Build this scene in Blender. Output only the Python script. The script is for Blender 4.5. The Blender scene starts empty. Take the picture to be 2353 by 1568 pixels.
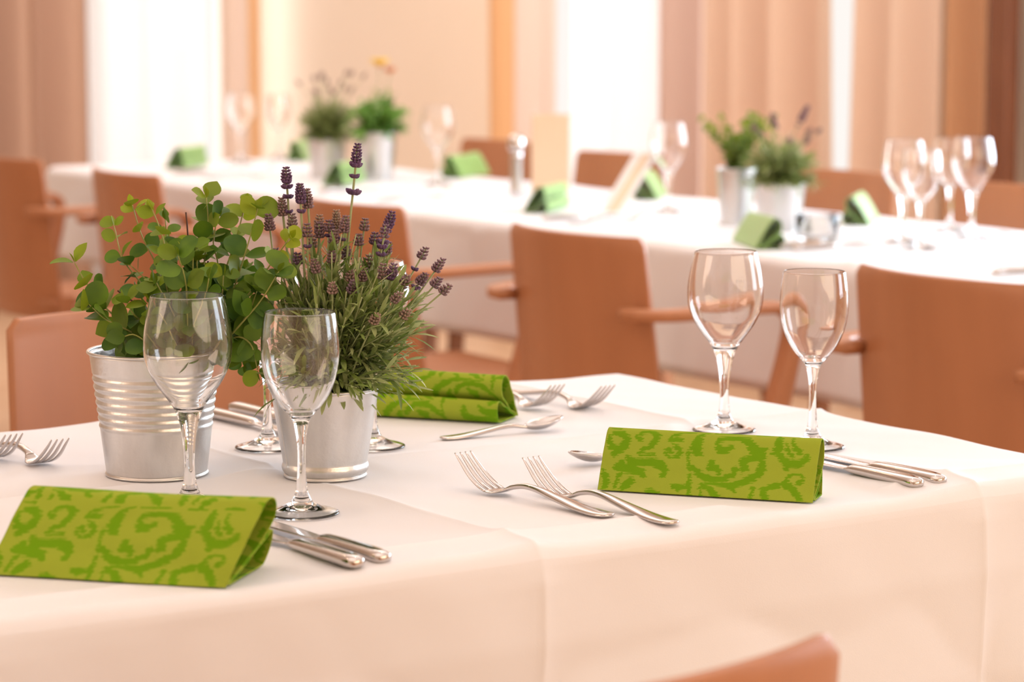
import bpy, bmesh, math, random
import numpy as np
from mathutils import Vector, Matrix

S = bpy.context.scene
COL = S.collection
rad = math.radians
# ------------------------------------------------------------------ camera, world, lights, exposure
# room frame: +X runs along the near dining table, +Y across it; the eye is at (0, 0, 1.24)
F_PX = 6200.0
YAW = rad(34.0)
PITCH = math.atan(792 / F_PX)
EYE = Vector((0, 0, 1.24))
cam_d = bpy.data.cameras.new('camera')
cam = bpy.data.objects.new('camera', cam_d)
COL.objects.link(cam)
cam.location = EYE
cam.rotation_euler = (rad(90) - PITCH, 0, -YAW)
cam_d.sensor_width = 36
cam_d.lens = F_PX / 2353 * 36
cam_d.clip_start = 0.05
cam_d.clip_end = 60
cam_d.dof.use_dof = True
cam_d.dof.focus_distance = 2.70
cam_d.dof.aperture_fstop = 5.6
S.camera = cam

S.view_settings.view_transform = 'Standard'
S.view_settings.look = 'None'
S.view_settings.gamma = 1
S.view_settings.exposure = 0.0
S.view_settings.use_curve_mapping = False
S.cycles.max_bounces = 14
S.cycles.transmission_bounces = 12
S.cycles.transparent_max_bounces = 16
S.cycles.use_denoising = True
S.cycles.sample_clamp_indirect = 6

w = bpy.data.worlds.new('daylight')
S.world = w
w.use_nodes = True
w.node_tree.nodes['Background'].inputs[0].default_value = (1.0, 0.95, 0.9, 1)
w.node_tree.nodes['Background'].inputs[1].default_value = 1.0

def area(name, loc, target, sx, sy, power, color, spread=180):
    d = bpy.data.lights.new(name, 'AREA')
    d.shape = 'RECTANGLE'; d.size = sx; d.size_y = sy
    d.energy = power; d.color = color; d.spread = rad(spread)
    o = bpy.data.objects.new(name, d); COL.objects.link(o)
    o.location = loc
    dv = (Vector(target) - Vector(loc)).normalized()
    o.rotation_euler = dv.to_track_quat('-Z', 'Y').to_euler()
    return o
COOL = (1.0, 0.97, 0.95); WARM = (1.0, 0.70, 0.46)
# daylight through the two windows of the right wall and the one of the end wall
area('daylight', (6.05, 8.08, 1.35), (0, 8.08, 1.35), 1.3, 2.5, 21, COOL)
area('daylight', (6.05, 6.85, 1.35), (0, 6.85, 1.35), 0.8, 2.5, 14, COOL)
area('daylight', (5.2, 10.8, 1.35), (5.2, 0, 1.35), 0.85, 2.5, 16, COOL)
# the large windows of the right wall beside the tables, outside the view
area('daylight', (5.70, 3.80, 1.50), (0, 3.4, 1.20), 2.5, 1.5, 150, (0.70, 0.86, 1.0))
area('daylight', (5.70, 0.4, 1.55), (0, 0.9, 1.35), 1.4, 1.6, 38, (0.80, 0.88, 1.0))
# unseen warm fill added from the left and from behind the camera
area('daylight', (-3.1, 3.4, 1.9), (1.5, 2.4, 0.8), 2.2, 1.8, 48, (1.0, 0.74, 0.56))  # warm fill at a windowless wall, added to brighten the far cloth
area('hall_fill', (2.4, -2.6, 1.9), (1.9, 2.4, 0.7), 4.6, 2.3, 100, (1.0, 0.79, 0.56))
area('ceiling_fill', (1.2, 2.0, 3.05), (1.2, 2.0, 0), 3.0, 2.6, 6, (1.0, 0.95, 0.95))  # overhead panels added as fill, chiefly to brighten the background
area('ceiling_fill', (3.9, 8.2, 3.05), (4.6, 8.6, 0), 2.6, 3.0, 75, (1.0, 0.90, 0.84))
area('ceiling_fill', (3.6, 4.6, 3.05), (4.6, 5.0, 0), 1.6, 3.0, 28, (1.0, 0.90, 0.82))
# added fill aimed upward so the ceiling bounces soft light
area('uplight_fill', (0.6, 1.8, 2.5), (0.6, 1.8, 4), 2.5, 2.5, 26, (1.0, 0.95, 0.93))
area('uplight_fill', (3.0, 6.5, 2.5), (3.0, 6.5, 4), 2.5, 3.0, 40, (1.0, 0.88, 0.80))

# ------------------------------------------------------------------ helpers
def tag(o, label=None, cat=None, group=None, kind=None):
    if label: o['label'] = label
    if cat: o['category'] = cat
    if group: o['group'] = group
    if kind: o['kind'] = kind
    return o

def empty(name, loc=(0, 0, 0), rz=0.0):
    o = bpy.data.objects.new(name, None); COL.objects.link(o)
    o.empty_display_size = 0.05
    o.location = loc; o.rotation_euler = (0, 0, rz)
    return o

def mesh_obj(name, verts, faces, mat, parent=None, smooth=True, sub=0, solid=0, offset=0):
    me = bpy.data.meshes.new(name)
    me.from_pydata([tuple(v) for v in verts], [], [tuple(f) for f in faces])
    if smooth:
        me.polygons.foreach_set('use_smooth', [True] * len(me.polygons))
    me.update()
    if mat: me.materials.append(mat)
    o = bpy.data.objects.new(name, me); COL.objects.link(o)
    if parent: o.parent = parent
    if solid:
        m = o.modifiers.new('solid', 'SOLIDIFY'); m.thickness = solid; m.offset = offset
    if sub:
        m = o.modifiers.new('sub', 'SUBSURF'); m.levels = sub; m.render_levels = sub
    return o

class MB:
    def __init__(self): self.v = []; self.f = []
    def add(self, vs, fs):
        n = len(self.v); self.v += [tuple(v) for v in vs]; self.f += [tuple(i + n for i in f) for f in fs]
    def box(self, x0, x1, y0, y1, z0, z1):
        self.add([(x0,y0,z0),(x1,y0,z0),(x1,y1,z0),(x0,y1,z0),(x0,y0,z1),(x1,y0,z1),(x1,y1,z1),(x0,y1,z1)],
                 [(0,3,2,1),(4,5,6,7),(0,1,5,4),(1,2,6,5),(2,3,7,6),(3,0,4,7)])
    def rings(self, rings, close=True, cap=True):
        n = len(rings[0]); vs = [v for r in rings for v in r]; fs = []
        for i in range(len(rings) - 1):
            for j in range(n if close else n - 1):
                a = i * n + j; b = i * n + (j + 1) % n
                fs.append((a, b, b + n, a + n))
        if cap and close:
            fs.append(tuple(range(n))[::-1]); k = (len(rings) - 1) * n
            fs.append(tuple(range(k, k + n)))
        self.add(vs, fs)
    def tube(self, pts, rs, n=6):
        pts = [Vector(p) for p in pts]
        if not isinstance(rs, (list, tuple)): rs = [rs] * len(pts)
        rings = []; up = Vector((0.13, 0.31, 0.94))
        for i, p in enumerate(pts):
            t = (pts[min(i + 1, len(pts) - 1)] - pts[max(i - 1, 0)]).normalized()
            a = t.cross(up)
            if a.length < 1e-4: a = t.cross(Vector((1, 0, 0)))
            a.normalize(); b = t.cross(a); up = -b if (-b).dot(up) > 0 else b
            rings.append([p + (a * math.cos(k * 2 * math.pi / n) + b * math.sin(k * 2 * math.pi / n)) * rs[i] for k in range(n)])
        self.rings(rings)
    def build(self, name, mat, parent=None, smooth=True, bevel=0, sub=0, solid=0):
        o = mesh_obj(name, self.v, self.f, mat, parent, smooth, 0, solid)
        if bevel:
            m = o.modifiers.new('bevel', 'BEVEL'); m.width = bevel; m.segments = 3; m.limit_method = 'ANGLE'
        if sub:
            m = o.modifiers.new('sub', 'SUBSURF'); m.levels = sub; m.render_levels = sub
        return o

def lathe(prof, n=64):
    b = MB(); rings = []
    for r, z in prof:
        rings.append([(r * math.cos(2 * math.pi * k / n), r * math.sin(2 * math.pi * k / n), z) for k in range(n)])
    b.rings(rings, cap=False)
    return b

def smooth_path(pts, n):
    """Catmull-Rom through points, resampled to n evenly spaced points"""
    P = np.array(pts, float)
    Q = np.vstack([2 * P[0] - P[1], P, 2 * P[-1] - P[-2]]); out = []
    for i in range(1, len(Q) - 2):
        for t in np.linspace(0, 1, 24, endpoint=False):
            out.append(0.5 * ((2 * Q[i]) + (-Q[i-1] + Q[i+1]) * t + (2*Q[i-1] - 5*Q[i] + 4*Q[i+1] - Q[i+2]) * t*t + (-Q[i-1] + 3*Q[i] - 3*Q[i+1] + Q[i+2]) * t**3))
    out.append(P[-1]); out = np.array(out)
    d = np.r_[0, np.cumsum(np.linalg.norm(np.diff(out, axis=0), axis=1))]
    s = np.linspace(0, d[-1], n)
    return np.stack([np.interp(s, d, out[:, k]) for k in range(P.shape[1])], 1), s

def copy_tree(o, parent=None):
    c = o.copy(); COL.objects.link(c)
    c.parent = parent
    for ch in list(o.children): copy_tree(ch, c)
    return c

def at(px, py, depth):
    """point of the place seen at a spot of the photograph, at a given distance ahead of the eye"""
    x = (px - 1176.5) / F_PX; y = -(py - 784) / F_PX
    fy = math.cos(PITCH) + y * math.sin(PITCH); fz = -math.sin(PITCH) + y * math.cos(PITCH)
    k = depth / fy
    X, Y = x * k, depth
    return Vector((X * math.cos(YAW) + Y * math.sin(YAW), -X * math.sin(YAW) + Y * math.cos(YAW), EYE.z + fz * k))

# ------------------------------------------------------------------ materials
def mat(name, color, rough=0.5, metal=0.0, spec=0.5, **kw):
    m = bpy.data.materials.new(name); m.use_nodes = True
    b = m.node_tree.nodes['Principled BSDF']
    b.inputs['Base Color'].default_value = (*color, 1)
    b.inputs['Roughness'].default_value = rough
    b.inputs['Metallic'].default_value = metal
    b.inputs['Specular IOR Level'].default_value = spec
    for k, v in kw.items():
        b.inputs[k.replace('_', ' ')].default_value = v
    return m
def nd(m, t): return m.node_tree.nodes.new(t)
def ln(m, a, b): m.node_tree.links.new(a, b)
def coords(m, scale=(1, 1, 1), out='Object'):
    tc = nd(m, 'ShaderNodeTexCoord'); mp = nd(m, 'ShaderNodeMapping'); mp.inputs['Scale'].default_value = scale
    ln(m, tc.outputs[out], mp.inputs[0]); return mp.outputs[0]
def noise_color(m, c0, c1, scale=8, stretch=(1, 1, 1), detail=4, lo=.3, hi=.7):
    n = nd(m, 'ShaderNodeTexNoise'); n.inputs['Scale'].default_value = scale; n.inputs['Detail'].default_value = detail
    ln(m, coords(m, stretch), n.inputs['Vector'])
    r = nd(m, 'ShaderNodeValToRGB'); r.color_ramp.elements[0].color = (*c0, 1); r.color_ramp.elements[1].color = (*c1, 1)
    r.color_ramp.elements[0].position = lo; r.color_ramp.elements[1].position = hi
    ln(m, n.outputs[0], r.inputs[0]); ln(m, r.outputs[0], m.node_tree.nodes['Principled BSDF'].inputs['Base Color'])
    return r
def bump(m, scale, dist, stretch=(1, 1, 1), kind='ShaderNodeTexNoise', strength=1.0):
    n = nd(m, kind); n.inputs['Scale'].default_value = scale
    ln(m, coords(m, stretch), n.inputs['Vector'])
    bp = nd(m, 'ShaderNodeBump'); bp.inputs['Distance'].default_value = dist; bp.inputs['Strength'].default_value = strength
    ln(m, n.outputs[0], bp.inputs['Height'])
    ln(m, bp.outputs[0], m.node_tree.nodes['Principled BSDF'].inputs['Normal'])

M = {}
M['linen'] = mat('linen', (0.795, 0.79, 0.835), 0.6, 0, 0.35, Sheen_Weight=0.15)
bump(M['linen'], 900, 0.0001, (1, 1, 1))
M['beech'] = mat('beech', (0.55, 0.25, 0.12), 0.42)
noise_color(M['beech'], (0.41, 0.165, 0.074), (0.46, 0.19, 0.088), 3, (4, 4, .7), 5)
M['wood_dark'] = mat('wood_dark', (0.16, 0.055, 0.025), 0.5)
noise_color(M['wood_dark'], (0.15, 0.05, 0.022), (0.20, 0.07, 0.03), 4, (5, 5, 1))
M['zinc'] = mat('zinc', (0.74, 0.71, 0.69), 0.34, 1.0)
noise_color(M['zinc'], (0.61, 0.60, 0.59), (0.71, 0.70, 0.685), 60, (1, 1, .3), 6)
M['zinc'].node_tree.nodes['Principled BSDF'].inputs['Anisotropic'].default_value = 0.3
bump(M['zinc'], 220, 0.00025)
M['steel'] = mat('steel', (0.62, 0.58, 0.56), 0.12, 1.0)
M['steel_worn'] = mat('steel_worn', (0.66, 0.64, 0.65), 0.16, 1.0)
bump(M['steel_worn'], 500, 0.0001)
M['soil'] = mat('soil', (0.03, 0.018, 0.012), 0.95)
bump(M['soil'], 120, 0.004)
M['wall'] = mat('wall_paint', (0.86, 0.66, 0.46), 0.8)
noise_color(M['wall'], (0.90, 0.79, 0.66), (0.92, 0.81, 0.69), 2)
M['ceiling'] = mat('ceiling_paint', (0.85, 0.78, 0.72), 0.9)
M['floor'] = mat('floor_boards', (0.62, 0.42, 0.27), 0.35)
noise_color(M['floor'], (0.58, 0.38, 0.24), (0.70, 0.50, 0.34), 2.2, (0.6, 8, 1), 6)
M['frame'] = mat('window_frame_paint', (0.75, 0.68, 0.62), 0.5)
M['paper'] = mat('card', (0.80, 0.60, 0.42), 0.7)
M['paper_white'] = mat('card_edge', (0.85, 0.8, 0.77), 0.6)
M['porcelain'] = mat('porcelain', (0.85, 0.86, 0.9), 0.15)
M['black'] = mat('black_glide', (0.02, 0.015, 0.012), 0.5)

def glass_mat():
    m = bpy.data.materials.new('clear_glass'); m.use_nodes = True
    b = m.node_tree.nodes['Principled BSDF']
    b.inputs['Base Color'].default_value = (1, 1, 1, 1); b.inputs['Roughness'].default_value = 0.0
    b.inputs['IOR'].default_value = 1.5; b.inputs['Transmission Weight'].default_value = 1.0
    return m
M['glass'] = glass_mat()

def leaf_mat(name, c0, c1, under, scale=30, trans=0.25, rough=0.45):
    m = bpy.data.materials.new(name); m.use_nodes = True
    nt = m.node_tree; b = nt.nodes['Principled BSDF']; out = nt.nodes['Material Output']
    b.inputs['Roughness'].default_value = rough; b.inputs['Specular IOR Level'].default_value = 0.4
    n = nd(m, 'ShaderNodeTexNoise'); n.inputs['Scale'].default_value = scale; ln(m, coords(m), n.inputs['Vector'])
    r = nd(m, 'ShaderNodeValToRGB')
    r.color_ramp.elements[0].color = (*c0, 1); r.color_ramp.elements[1].color = (*c1, 1)
    r.color_ramp.elements[0].position = .38; r.color_ramp.elements[1].position = .62
    ln(m, n.outputs[0], r.inputs[0])
    at_ = nd(m, 'ShaderNodeAttribute'); at_.attribute_name = 'tint'
    mx = nd(m, 'ShaderNodeMix'); mx.data_type = 'RGBA'
    ln(m, at_.outputs['Fac'], mx.inputs[0]); ln(m, r.outputs[0], mx.inputs[6]); mx.inputs[7].default_value = (*under, 1)
    ln(m, mx.outputs[2], b.inputs['Base Color'])
    tr = nd(m, 'ShaderNodeBsdfTranslucent'); ln(m, mx.outputs[2], tr.inputs[0])
    ms = nd(m, 'ShaderNodeMixShader'); ms.inputs[0].default_value = trans
    ln(m, b.outputs[0], ms.inputs[1]); ln(m, tr.outputs[0], ms.inputs[2]); ln(m, ms.outputs[0], out.inputs[0])
    return m
M['euca'] = leaf_mat('round_leaf', (0.050, 0.125, 0.012), (0.105, 0.21, 0.012), (0.30, 0.37, 0.012), rough=0.55)
M['lav_leaf'] = leaf_mat('narrow_leaf', (0.14, 0.215, 0.04), (0.23, 0.30, 0.07), (0.44, 0.48, 0.22), 40, 0.28)
M['bright_leaf'] = leaf_mat('bright_leaf', (0.10, 0.25, 0.04), (0.17, 0.36, 0.06), (0.3, 0.5, 0.1), 20, 0.25)
M['lav_stem'] = mat('flower_stalk', (0.33, 0.37, 0.17), 0.6)
M['euca_stem'] = mat('leaf_twig', (0.30, 0.30, 0.07), 0.5)
M['bark'] = mat('brown_twig', (0.09, 0.035, 0.02), 0.7)
M['purple'] = leaf_mat('purple_bud', (0.085, 0.04, 0.12), (0.17, 0.09, 0.18), (0.42, 0.28, 0.20), 300, 0.1, 0.7)
M['petal'] = mat('yellow_petal', (0.98, 0.70, 0.02), 0.5)
M['petal_orange'] = mat('orange_petal', (0.75, 0.25, 0.06), 0.5)

def fabric(name, color, trans, through, alpha=0.0):
    """hanging cloth: diffuse front, daylight glows through"""
    m = bpy.data.materials.new(name); m.use_nodes = True
    nt = m.node_tree; nt.nodes.remove(nt.nodes['Principled BSDF']); out = nt.nodes['Material Output']
    d = nd(m, 'ShaderNodeBsdfDiffuse'); d.inputs[0].default_value = (*color, 1)
    t = nd(m, 'ShaderNodeBsdfTranslucent'); t.inputs[0].default_value = (*through, 1)
    ms = nd(m, 'ShaderNodeMixShader'); ms.inputs[0].default_value = trans
    ln(m, d.outputs[0], ms.inputs[1]); ln(m, t.outputs[0], ms.inputs[2])
    last = ms
    if alpha:
        tp = nd(m, 'ShaderNodeBsdfTransparent'); m2 = nd(m, 'ShaderNodeMixShader'); m2.inputs[0].default_value = alpha
        ln(m, ms.outputs[0], m2.inputs[1]); ln(m, tp.outputs[0], m2.inputs[2]); last = m2
    ln(m, last.outputs[0], out.inputs[0])
    return m
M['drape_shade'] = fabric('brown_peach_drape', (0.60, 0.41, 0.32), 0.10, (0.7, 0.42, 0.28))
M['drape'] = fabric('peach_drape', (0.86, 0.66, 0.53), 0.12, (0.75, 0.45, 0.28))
M['drape_mauve'] = fabric('mauve_drape', (0.72, 0.55, 0.49), 0.15, (0.8, 0.45, 0.25))
M['drape_gold'] = fabric('golden_drape', (0.84, 0.56, 0.32), 0.2, (0.95, 0.62, 0.34))
M['drape_pale'] = fabric('pale_drape', (0.92, 0.82, 0.77), 0.25, (0.9, 0.78, 0.70))
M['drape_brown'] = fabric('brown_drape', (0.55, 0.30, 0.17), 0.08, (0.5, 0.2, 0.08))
M['sheer'] = fabric('sheer_white', (0.85, 0.84, 0.85), 0.5, (0.9, 0.9, 0.92), 0.25)

def napkin_mat():
    m = mat('green_damask_paper', (0.3, 0.3, 0.05), 0.85, 0, 0.1)
    a = nd(m, 'ShaderNodeAttribute'); a.attribute_name = 'scroll'
    mx = nd(m, 'ShaderNodeMix'); mx.data_type = 'RGBA'
    mx.inputs[6].default_value = (0.30, 0.38, 0.035, 1); mx.inputs[7].default_value = (0.145, 0.31, 0.005, 1)
    ln(m, a.outputs['Fac'], mx.inputs[0])
    ln(m, mx.outputs[2], m.node_tree.nodes['Principled BSDF'].inputs['Base Color'])
    bump(m, 900, 0.00015)
    return m
M['napkin'] = napkin_mat()
M['napkin_plain'] = mat('green_napkin_paper', (0.22, 0.42, 0.08), 0.45, 0, 0.6, Sheen_Weight=0.35)

# ------------------------------------------------------------------ room
def struct(name, mb, m, smooth=False):
    o = mb.build(name, m, None, smooth); o['kind'] = 'structure'; return o
XW, YW = 5.65, 10.35           # right wall and end wall planes
b = MB(); b.box(-4.2, 6.0, -3.6, 11, -0.12, 0); struct('floor', b, M['floor'])
b = MB(); b.box(-4.2, 6.0, -3.6, 11, 3.2, 3.3); struct('ceiling', b, M['ceiling'])
def wall_x(name, x0, x1, y0, y1, holes):      # wall running along Y with window holes (y0,y1,z0,z1)
    b = MB(); ys = y0
    for (a, c, z0, z1) in holes:
        b.box(x0, x1, ys, a, 0, 3.2); b.box(x0, x1, a, c, 0, z0); b.box(x0, x1, a, c, z1, 3.2); ys = c
    b.box(x0, x1, ys, y1, 0, 3.2); struct(name, b, M['wall'])
def wall_y(name, y0, y1, x0, x1, holes):
    b = MB(); xs = x0
    for (a, c, z0, z1) in holes:
        b.box(xs, a, y0, y1, 0, 3.2); b.box(a, c, y0, y1, 0, z0); b.box(a, c, y0, y1, z1, 3.2); xs = c
    b.box(xs, x1, y0, y1, 0, 3.2); struct(name, b, M['wall'])
HR = [(-.35, 1.15, 0.7, 2.4), (2.5, 5.1, 0.7, 2.4), (6.30, 7.10, 0.25, 2.6), (7.35, 8.46, 0.15, 2.6)]
wall_x('wall_right', XW, XW + 0.25, -3.6, YW, HR)
HE = [(4.72, 5.60, 0.15, 2.6)]
wall_y('wall_back', YW, YW + 0.25, -4.2, XW + 0.25, HE)
HL = [(2.6, 3.8, 0.8, 2.6), (5.0, 6.2, 0.8, 2.6)]
wall_x('wall_left', -3.45, -3.2, -3.6, YW, [])
wall_y('wall_front', -3.05, -2.8, -3.2, XW, [])
def window(name, axis, p, a, c, z0, z1):
    b = MB(); t = 0.05
    def bx(u0, u1, v0, v1):
        if axis == 'x': b.box(p, p + .06, u0, u1, v0, v1)
        else: b.box(u0, u1, p, p + .06, v0, v1)
    bx(a, a + t, z0, z1); bx(c - t, c, z0, z1); bx(a, c, z0, z0 + t); bx(a, c, z1 - t, z1)
    if c - a > 2.0: bx((a + c) / 2 - t / 2, (a + c) / 2 + t / 2, z0, z1)
    struct(name, b, M['frame'])
for k_, h_ in enumerate(HR): window('window_%d' % (k_ + 1), 'x', XW + .14, *h_)
window('window_5', 'y', YW + .14, *HE[0])
b = MB(); b.box(XW - .02, XW, -2.8, YW - .02, 0, .09); struct('baseboard_right', b, M['frame'])
b = MB(); b.box(-3.2, XW - .02, YW - .02, YW, 0, .09); struct('baseboard_back', b, M['frame'])

# ------------------------------------------------------------------ curtains: pleated sheets hanging from the ceiling track
def curtain(axis, p, a, c, m, label, amp=0.045, wave=0.16, seed=0, z0=0.03, z1=3.1, lean=0.0, name='curtain', thick=0.004, group=None):
    rnd = random.Random(seed); n = max(12, int(abs(c - a) / 0.012)); zs = np.linspace(z0, z1, 12); ph = rnd.random() * 6
    b = MB(); rings = []
    for z in zs:
        r = []
        for i in range(n + 1):
            t = i / n; u = a + (c - a) * t
            u2 = u + lean * (1.3 - z) * (t if lean > 0 else 1 - t)
            q = math.sin(2 * math.pi * u / wave + ph + 0.6 * math.sin(u * 9 + seed)) * amp * (0.75 + 0.25 * math.sin(u * 5 + seed)) * (1.1 - .12 * z)
            r.append((p + q, u2, z) if axis == 'x' else (u2, p + q, z))
        rings.append(r)
    b.rings(rings, close=False)
    o = b.build(name, m, None, True, solid=thick)
    tag(o, label, 'curtain', group)
    return o
# right wall, from the far corner towards the viewer
curtain('x', 5.52, 8.10, 8.40, M['drape_gold'], 'narrow golden drape beside the pale wall, left of the wide bright window', .05, .3, 3)
curtain('x', 5.50, 7.86, 8.10, M['drape_pale'], 'pale cream drape hanging at the left edge of the wide bright window', .03, .25, 4)
curtain('x', 5.57, 7.26, 7.84, M['sheer'], 'thin white sheer curtain covering the wide bright window of the right wall', .035, .3, 5)
curtain('x', 5.48, 7.00, 7.25, M['drape_mauve'], 'mauve and amber gathered drape at the right edge of the wide bright window', .05, .24, 6)
curtain('x', 5.50, 6.39, 6.99, M['drape'], 'broad peach drape with soft folds left of the narrow bright window gap', .07, .21, 7, lean=-.03)
curtain('x', 5.50, 5.87, 6.24, M['drape'], 'peach drape right of the narrow bright window gap', .05, .22, 8, lean=.02)
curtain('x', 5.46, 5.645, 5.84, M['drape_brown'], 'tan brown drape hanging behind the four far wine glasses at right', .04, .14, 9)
curtain('x', 5.53, 5.10, 5.54, M['drape'], 'peach drape at the far right edge of the view', .03, .3, 10)
b = MB(); b.box(5.42, 5.47, 5.548, 5.625, 0.70, 3.1)
tag(b.build('wall_panel', M['wood_dark'], None, False, bevel=.004), 'dark brown wooden upright panel hanging on the wall at the far right', 'panel')
# end wall
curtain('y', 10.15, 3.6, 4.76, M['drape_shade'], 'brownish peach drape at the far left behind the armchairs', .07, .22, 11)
curtain('y', 10.24, 4.80, 5.33, M['sheer'], 'long white sheer curtain glowing in front of the far left window', .04, .26, 12)
curtain('y', 10.12, 5.34, 5.475, M['drape_pale'], 'pale pink drape at the right edge of the far left window', .03, .2, 13)
curtain('y', 10.12, 5.485, 5.53, M['drape_gold'], 'slim golden drape in the corner between far left window and pale wall', .012, .2, 14)

# ------------------------------------------------------------------ tablecloths and tables
def rounded(t, edge, r):
    """distance t measured on the cloth from the table's centre line; edge = half size. returns (horizontal, drop)"""
    a = edge - r; q = r * math.pi / 2
    if t <= a: return t, 0.0
    if t <= a + q:
        th = (t - a) / r; return a + r * math.sin(th), r * (1 - math.cos(th))
    return edge, r + (t - a - q)

def tablecloth(x0, x1, y0, y1, zt, drop, res, creases_x, creases_y, label, r=0.016, hcr=(), group=None, seed=1, flat=()):
    cx, cy = (x0 + x1) / 2, (y0 + y1) / 2; hx, hy = (x1 - x0) / 2, (y1 - y0) / 2
    rnd = random.Random(seed); phs = [rnd.random() * 6 for _ in range(8)]
    def samples(h, c0, crs):
        L = h + drop; n = int(2 * L / res); s = set(round(v, 5) for v in np.linspace(-L, L, n))
        for e in (-h, h):
            for k in np.linspace(-r * 2, r * 2.2, 13): s.add(round(e + k * 1, 5))
        for c in crs:
            for k in (-.006, -.003, 0, .003, .006): s.add(round(c - c0 + k, 5))
        return sorted(v for v in s if -L <= v <= L)
    U, V = samples(hx, cx, creases_x), samples(hy, cy, creases_y)
    vs = []
    for v in V:
        for u in U:
            hu, du = rounded(abs(u), hx, r); hv, dv = rounded(abs(v), hy, r)
            X = cx + math.copysign(hu, u); Y = cy + math.copysign(hv, v)
            d = max(du, dv)
            if du > 0 and dv > 0: d = math.hypot(du, dv) if max(du, dv) < r else max(du, dv)
            Xc, Yc = cx + u, cy + v
            # ironed-in folds and slack
            h = 0.0
            for i, c in enumerate(creases_x):
                k = abs(Xc - c - .004 * math.sin(Yc * 7 + i)); h += 0.0048 * math.exp(-k / 0.034) + 0.0019 * math.exp(-k / 0.006)
            for i, c in enumerate(creases_y):
                k = abs(Yc - c - .004 * math.sin(Xc * 6 + i)); h += 0.0048 * math.exp(-k / 0.034) + 0.0019 * math.exp(-k / 0.006)
            h += 0.0009 * (math.sin(Xc * 17 + phs[0] + 2 * math.sin(Yc * 9)) + math.sin(Yc * 22 + phs[1] + 2 * math.sin(Xc * 8 + phs[2])))
            h += 0.0003 * math.sin(Xc * 60 + Yc * 45 + phs[3])
            if d < r:
                for (fx, fy, fr) in flat:
                    dd = math.hypot(Xc - fx, Yc - fy)
                    if dd < fr * 1.6: h *= min(1, max(0, (dd - fr * 0.98) / (fr * .6)))
                h = max(h, -.0009) 
            if d < 1e-6 or d < r: Z = zt - d + h * (1 - d / r if d > 0 else 1)
            if d >= r * .5:
                hang = (d - r) if d > r else 0
                out = 0.0
                last = 0.0; ends = [zc for zc, a in hcr[1:]] + [9.0]
                for (zc, a), ze in zip(hcr, ends):
                    out += a * min(max(hang - zc, 0), ze - zc)
                out += (0 if hcr else -.03 * hang) + .8 * h * min(1, d / .03)
                wv = min(1, hang / 0.2)
                if dv >= du:
                    out += wv * 0.006 * math.sin(Xc * 13 + phs[4]) + wv * .003 * math.sin(Xc * 31 + phs[6])
                    Y += math.copysign(out, v)
                    if du > 0: X += math.copysign(out * .5, u)
                else:
                    out += wv * 0.006 * math.sin(Yc * 13 + phs[5])
                    X += math.copysign(out, u)
                    if dv > 0: Y += math.copysign(out * .5, v)
                if d >= r: Z = zt - d
            # corners fold into a soft cone
            if du > r and dv > r:
                k = min(du, dv) - r
                X += math.copysign(k * 0.35, u); Y += math.copysign(k * 0.35, v)
                Z = zt - max(du, dv) - 0.25 * k
            vs.append((X, Y, Z))
    n = len(U); fs = []
    for j in range(len(V) - 1):
        for i in range(n - 1):
            a = j * n + i; fs.append((a, a + 1, a + n + 1, a + n))
    o = mesh_obj('tablecloth', vs, fs, M['linen'], None, True)
    m = o.modifiers.new('solid', 'SOLIDIFY'); m.thickness = 0.0012; m.offset = -1
    tag(o, label, 'tablecloth', group)
    return o
def table(x0, x1, y0, y1, zt, label):
    t = empty('dining_table', ((x0 + x1) / 2, (y0 + y1) / 2, 0))
    hx, hy = (x1 - x0) / 2 - .008, (y1 - y0) / 2 - .008
    b = MB(); b.box(-hx, hx, -hy, hy, zt - .035, zt - .0065); b.build('tabletop', M['beech'], t, False, bevel=.003)
    for sx in (-1, 1):
        for sy in (-1, 1):
            b = MB(); x, y = sx * (hx - .12), sy * (hy - .12); b.box(x - .025, x + .025, y - .025, y + .025, 0, zt - .035)
            b.build('leg', M['wood_dark'], t, False, bevel=.004)
    tag(t, label, 'table'); return t
ZT = 0.75
FLAT = [(1.233, 2.484, .055), (1.371, 2.376, .045), (1.179, 2.305, .04), (1.248, 2.208, .04), (1.890, 2.372, .04), (1.898, 2.228, .04), (1.404, 2.558, .04), (1.502, 2.5, .04)]
for (ax, ay), (bx_, by_) in (((1.57, 2.17), (1.72, 1.99)), ((.93, 2.16), (1.09, 2.00)), ((1.53, 2.73), (1.66, 2.57))):
    for k in range(5): FLAT.append((ax + (bx_ - ax) * k / 4, ay + (by_ - ay) * k / 4, .062))
table(0.35, 2.075, 1.955, 2.828, ZT, 'near dining table hidden under the creased white cloth with two potted plants')
tablecloth(0.34, 2.085, 1.945, 2.838, ZT, 0.26, 0.0075, [0.80, 1.34, 1.88], [2.0, 2.415], 'white tablecloth with ironed creases on the near table under the lavender and eucalyptus pots', hcr=((0.0, .03), (0.070, -.10), (0.175, .05)), seed=3, flat=FLAT)
table(3.275, 4.07, 2.5, 7.25, ZT, 'long far dining table under white cloth running past the armchairs')
tablecloth(3.268, 4.075, 2.49, 7.27, ZT, 0.25, 0.02, [3.67], [3.0, 3.75, 4.98, 5.75, 6.75], 'long white tablecloth on the blurred far table behind the armchairs', r=.02, seed=8, flat=[(3.70, 6.385, .05), (3.765, 6.235, .05), (3.66, 4.56, .05), (3.645, 4.395, .05), (3.44, 6.84, .2), (3.45, 5.98, .2), (3.39, 4.95, .2), (4.02, 6.2, .1), (3.65, 5.0, .1), (3.9, 4.45, .1), (3.35, 4.15, .1)])
ZI = ZT + 0.0010

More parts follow.
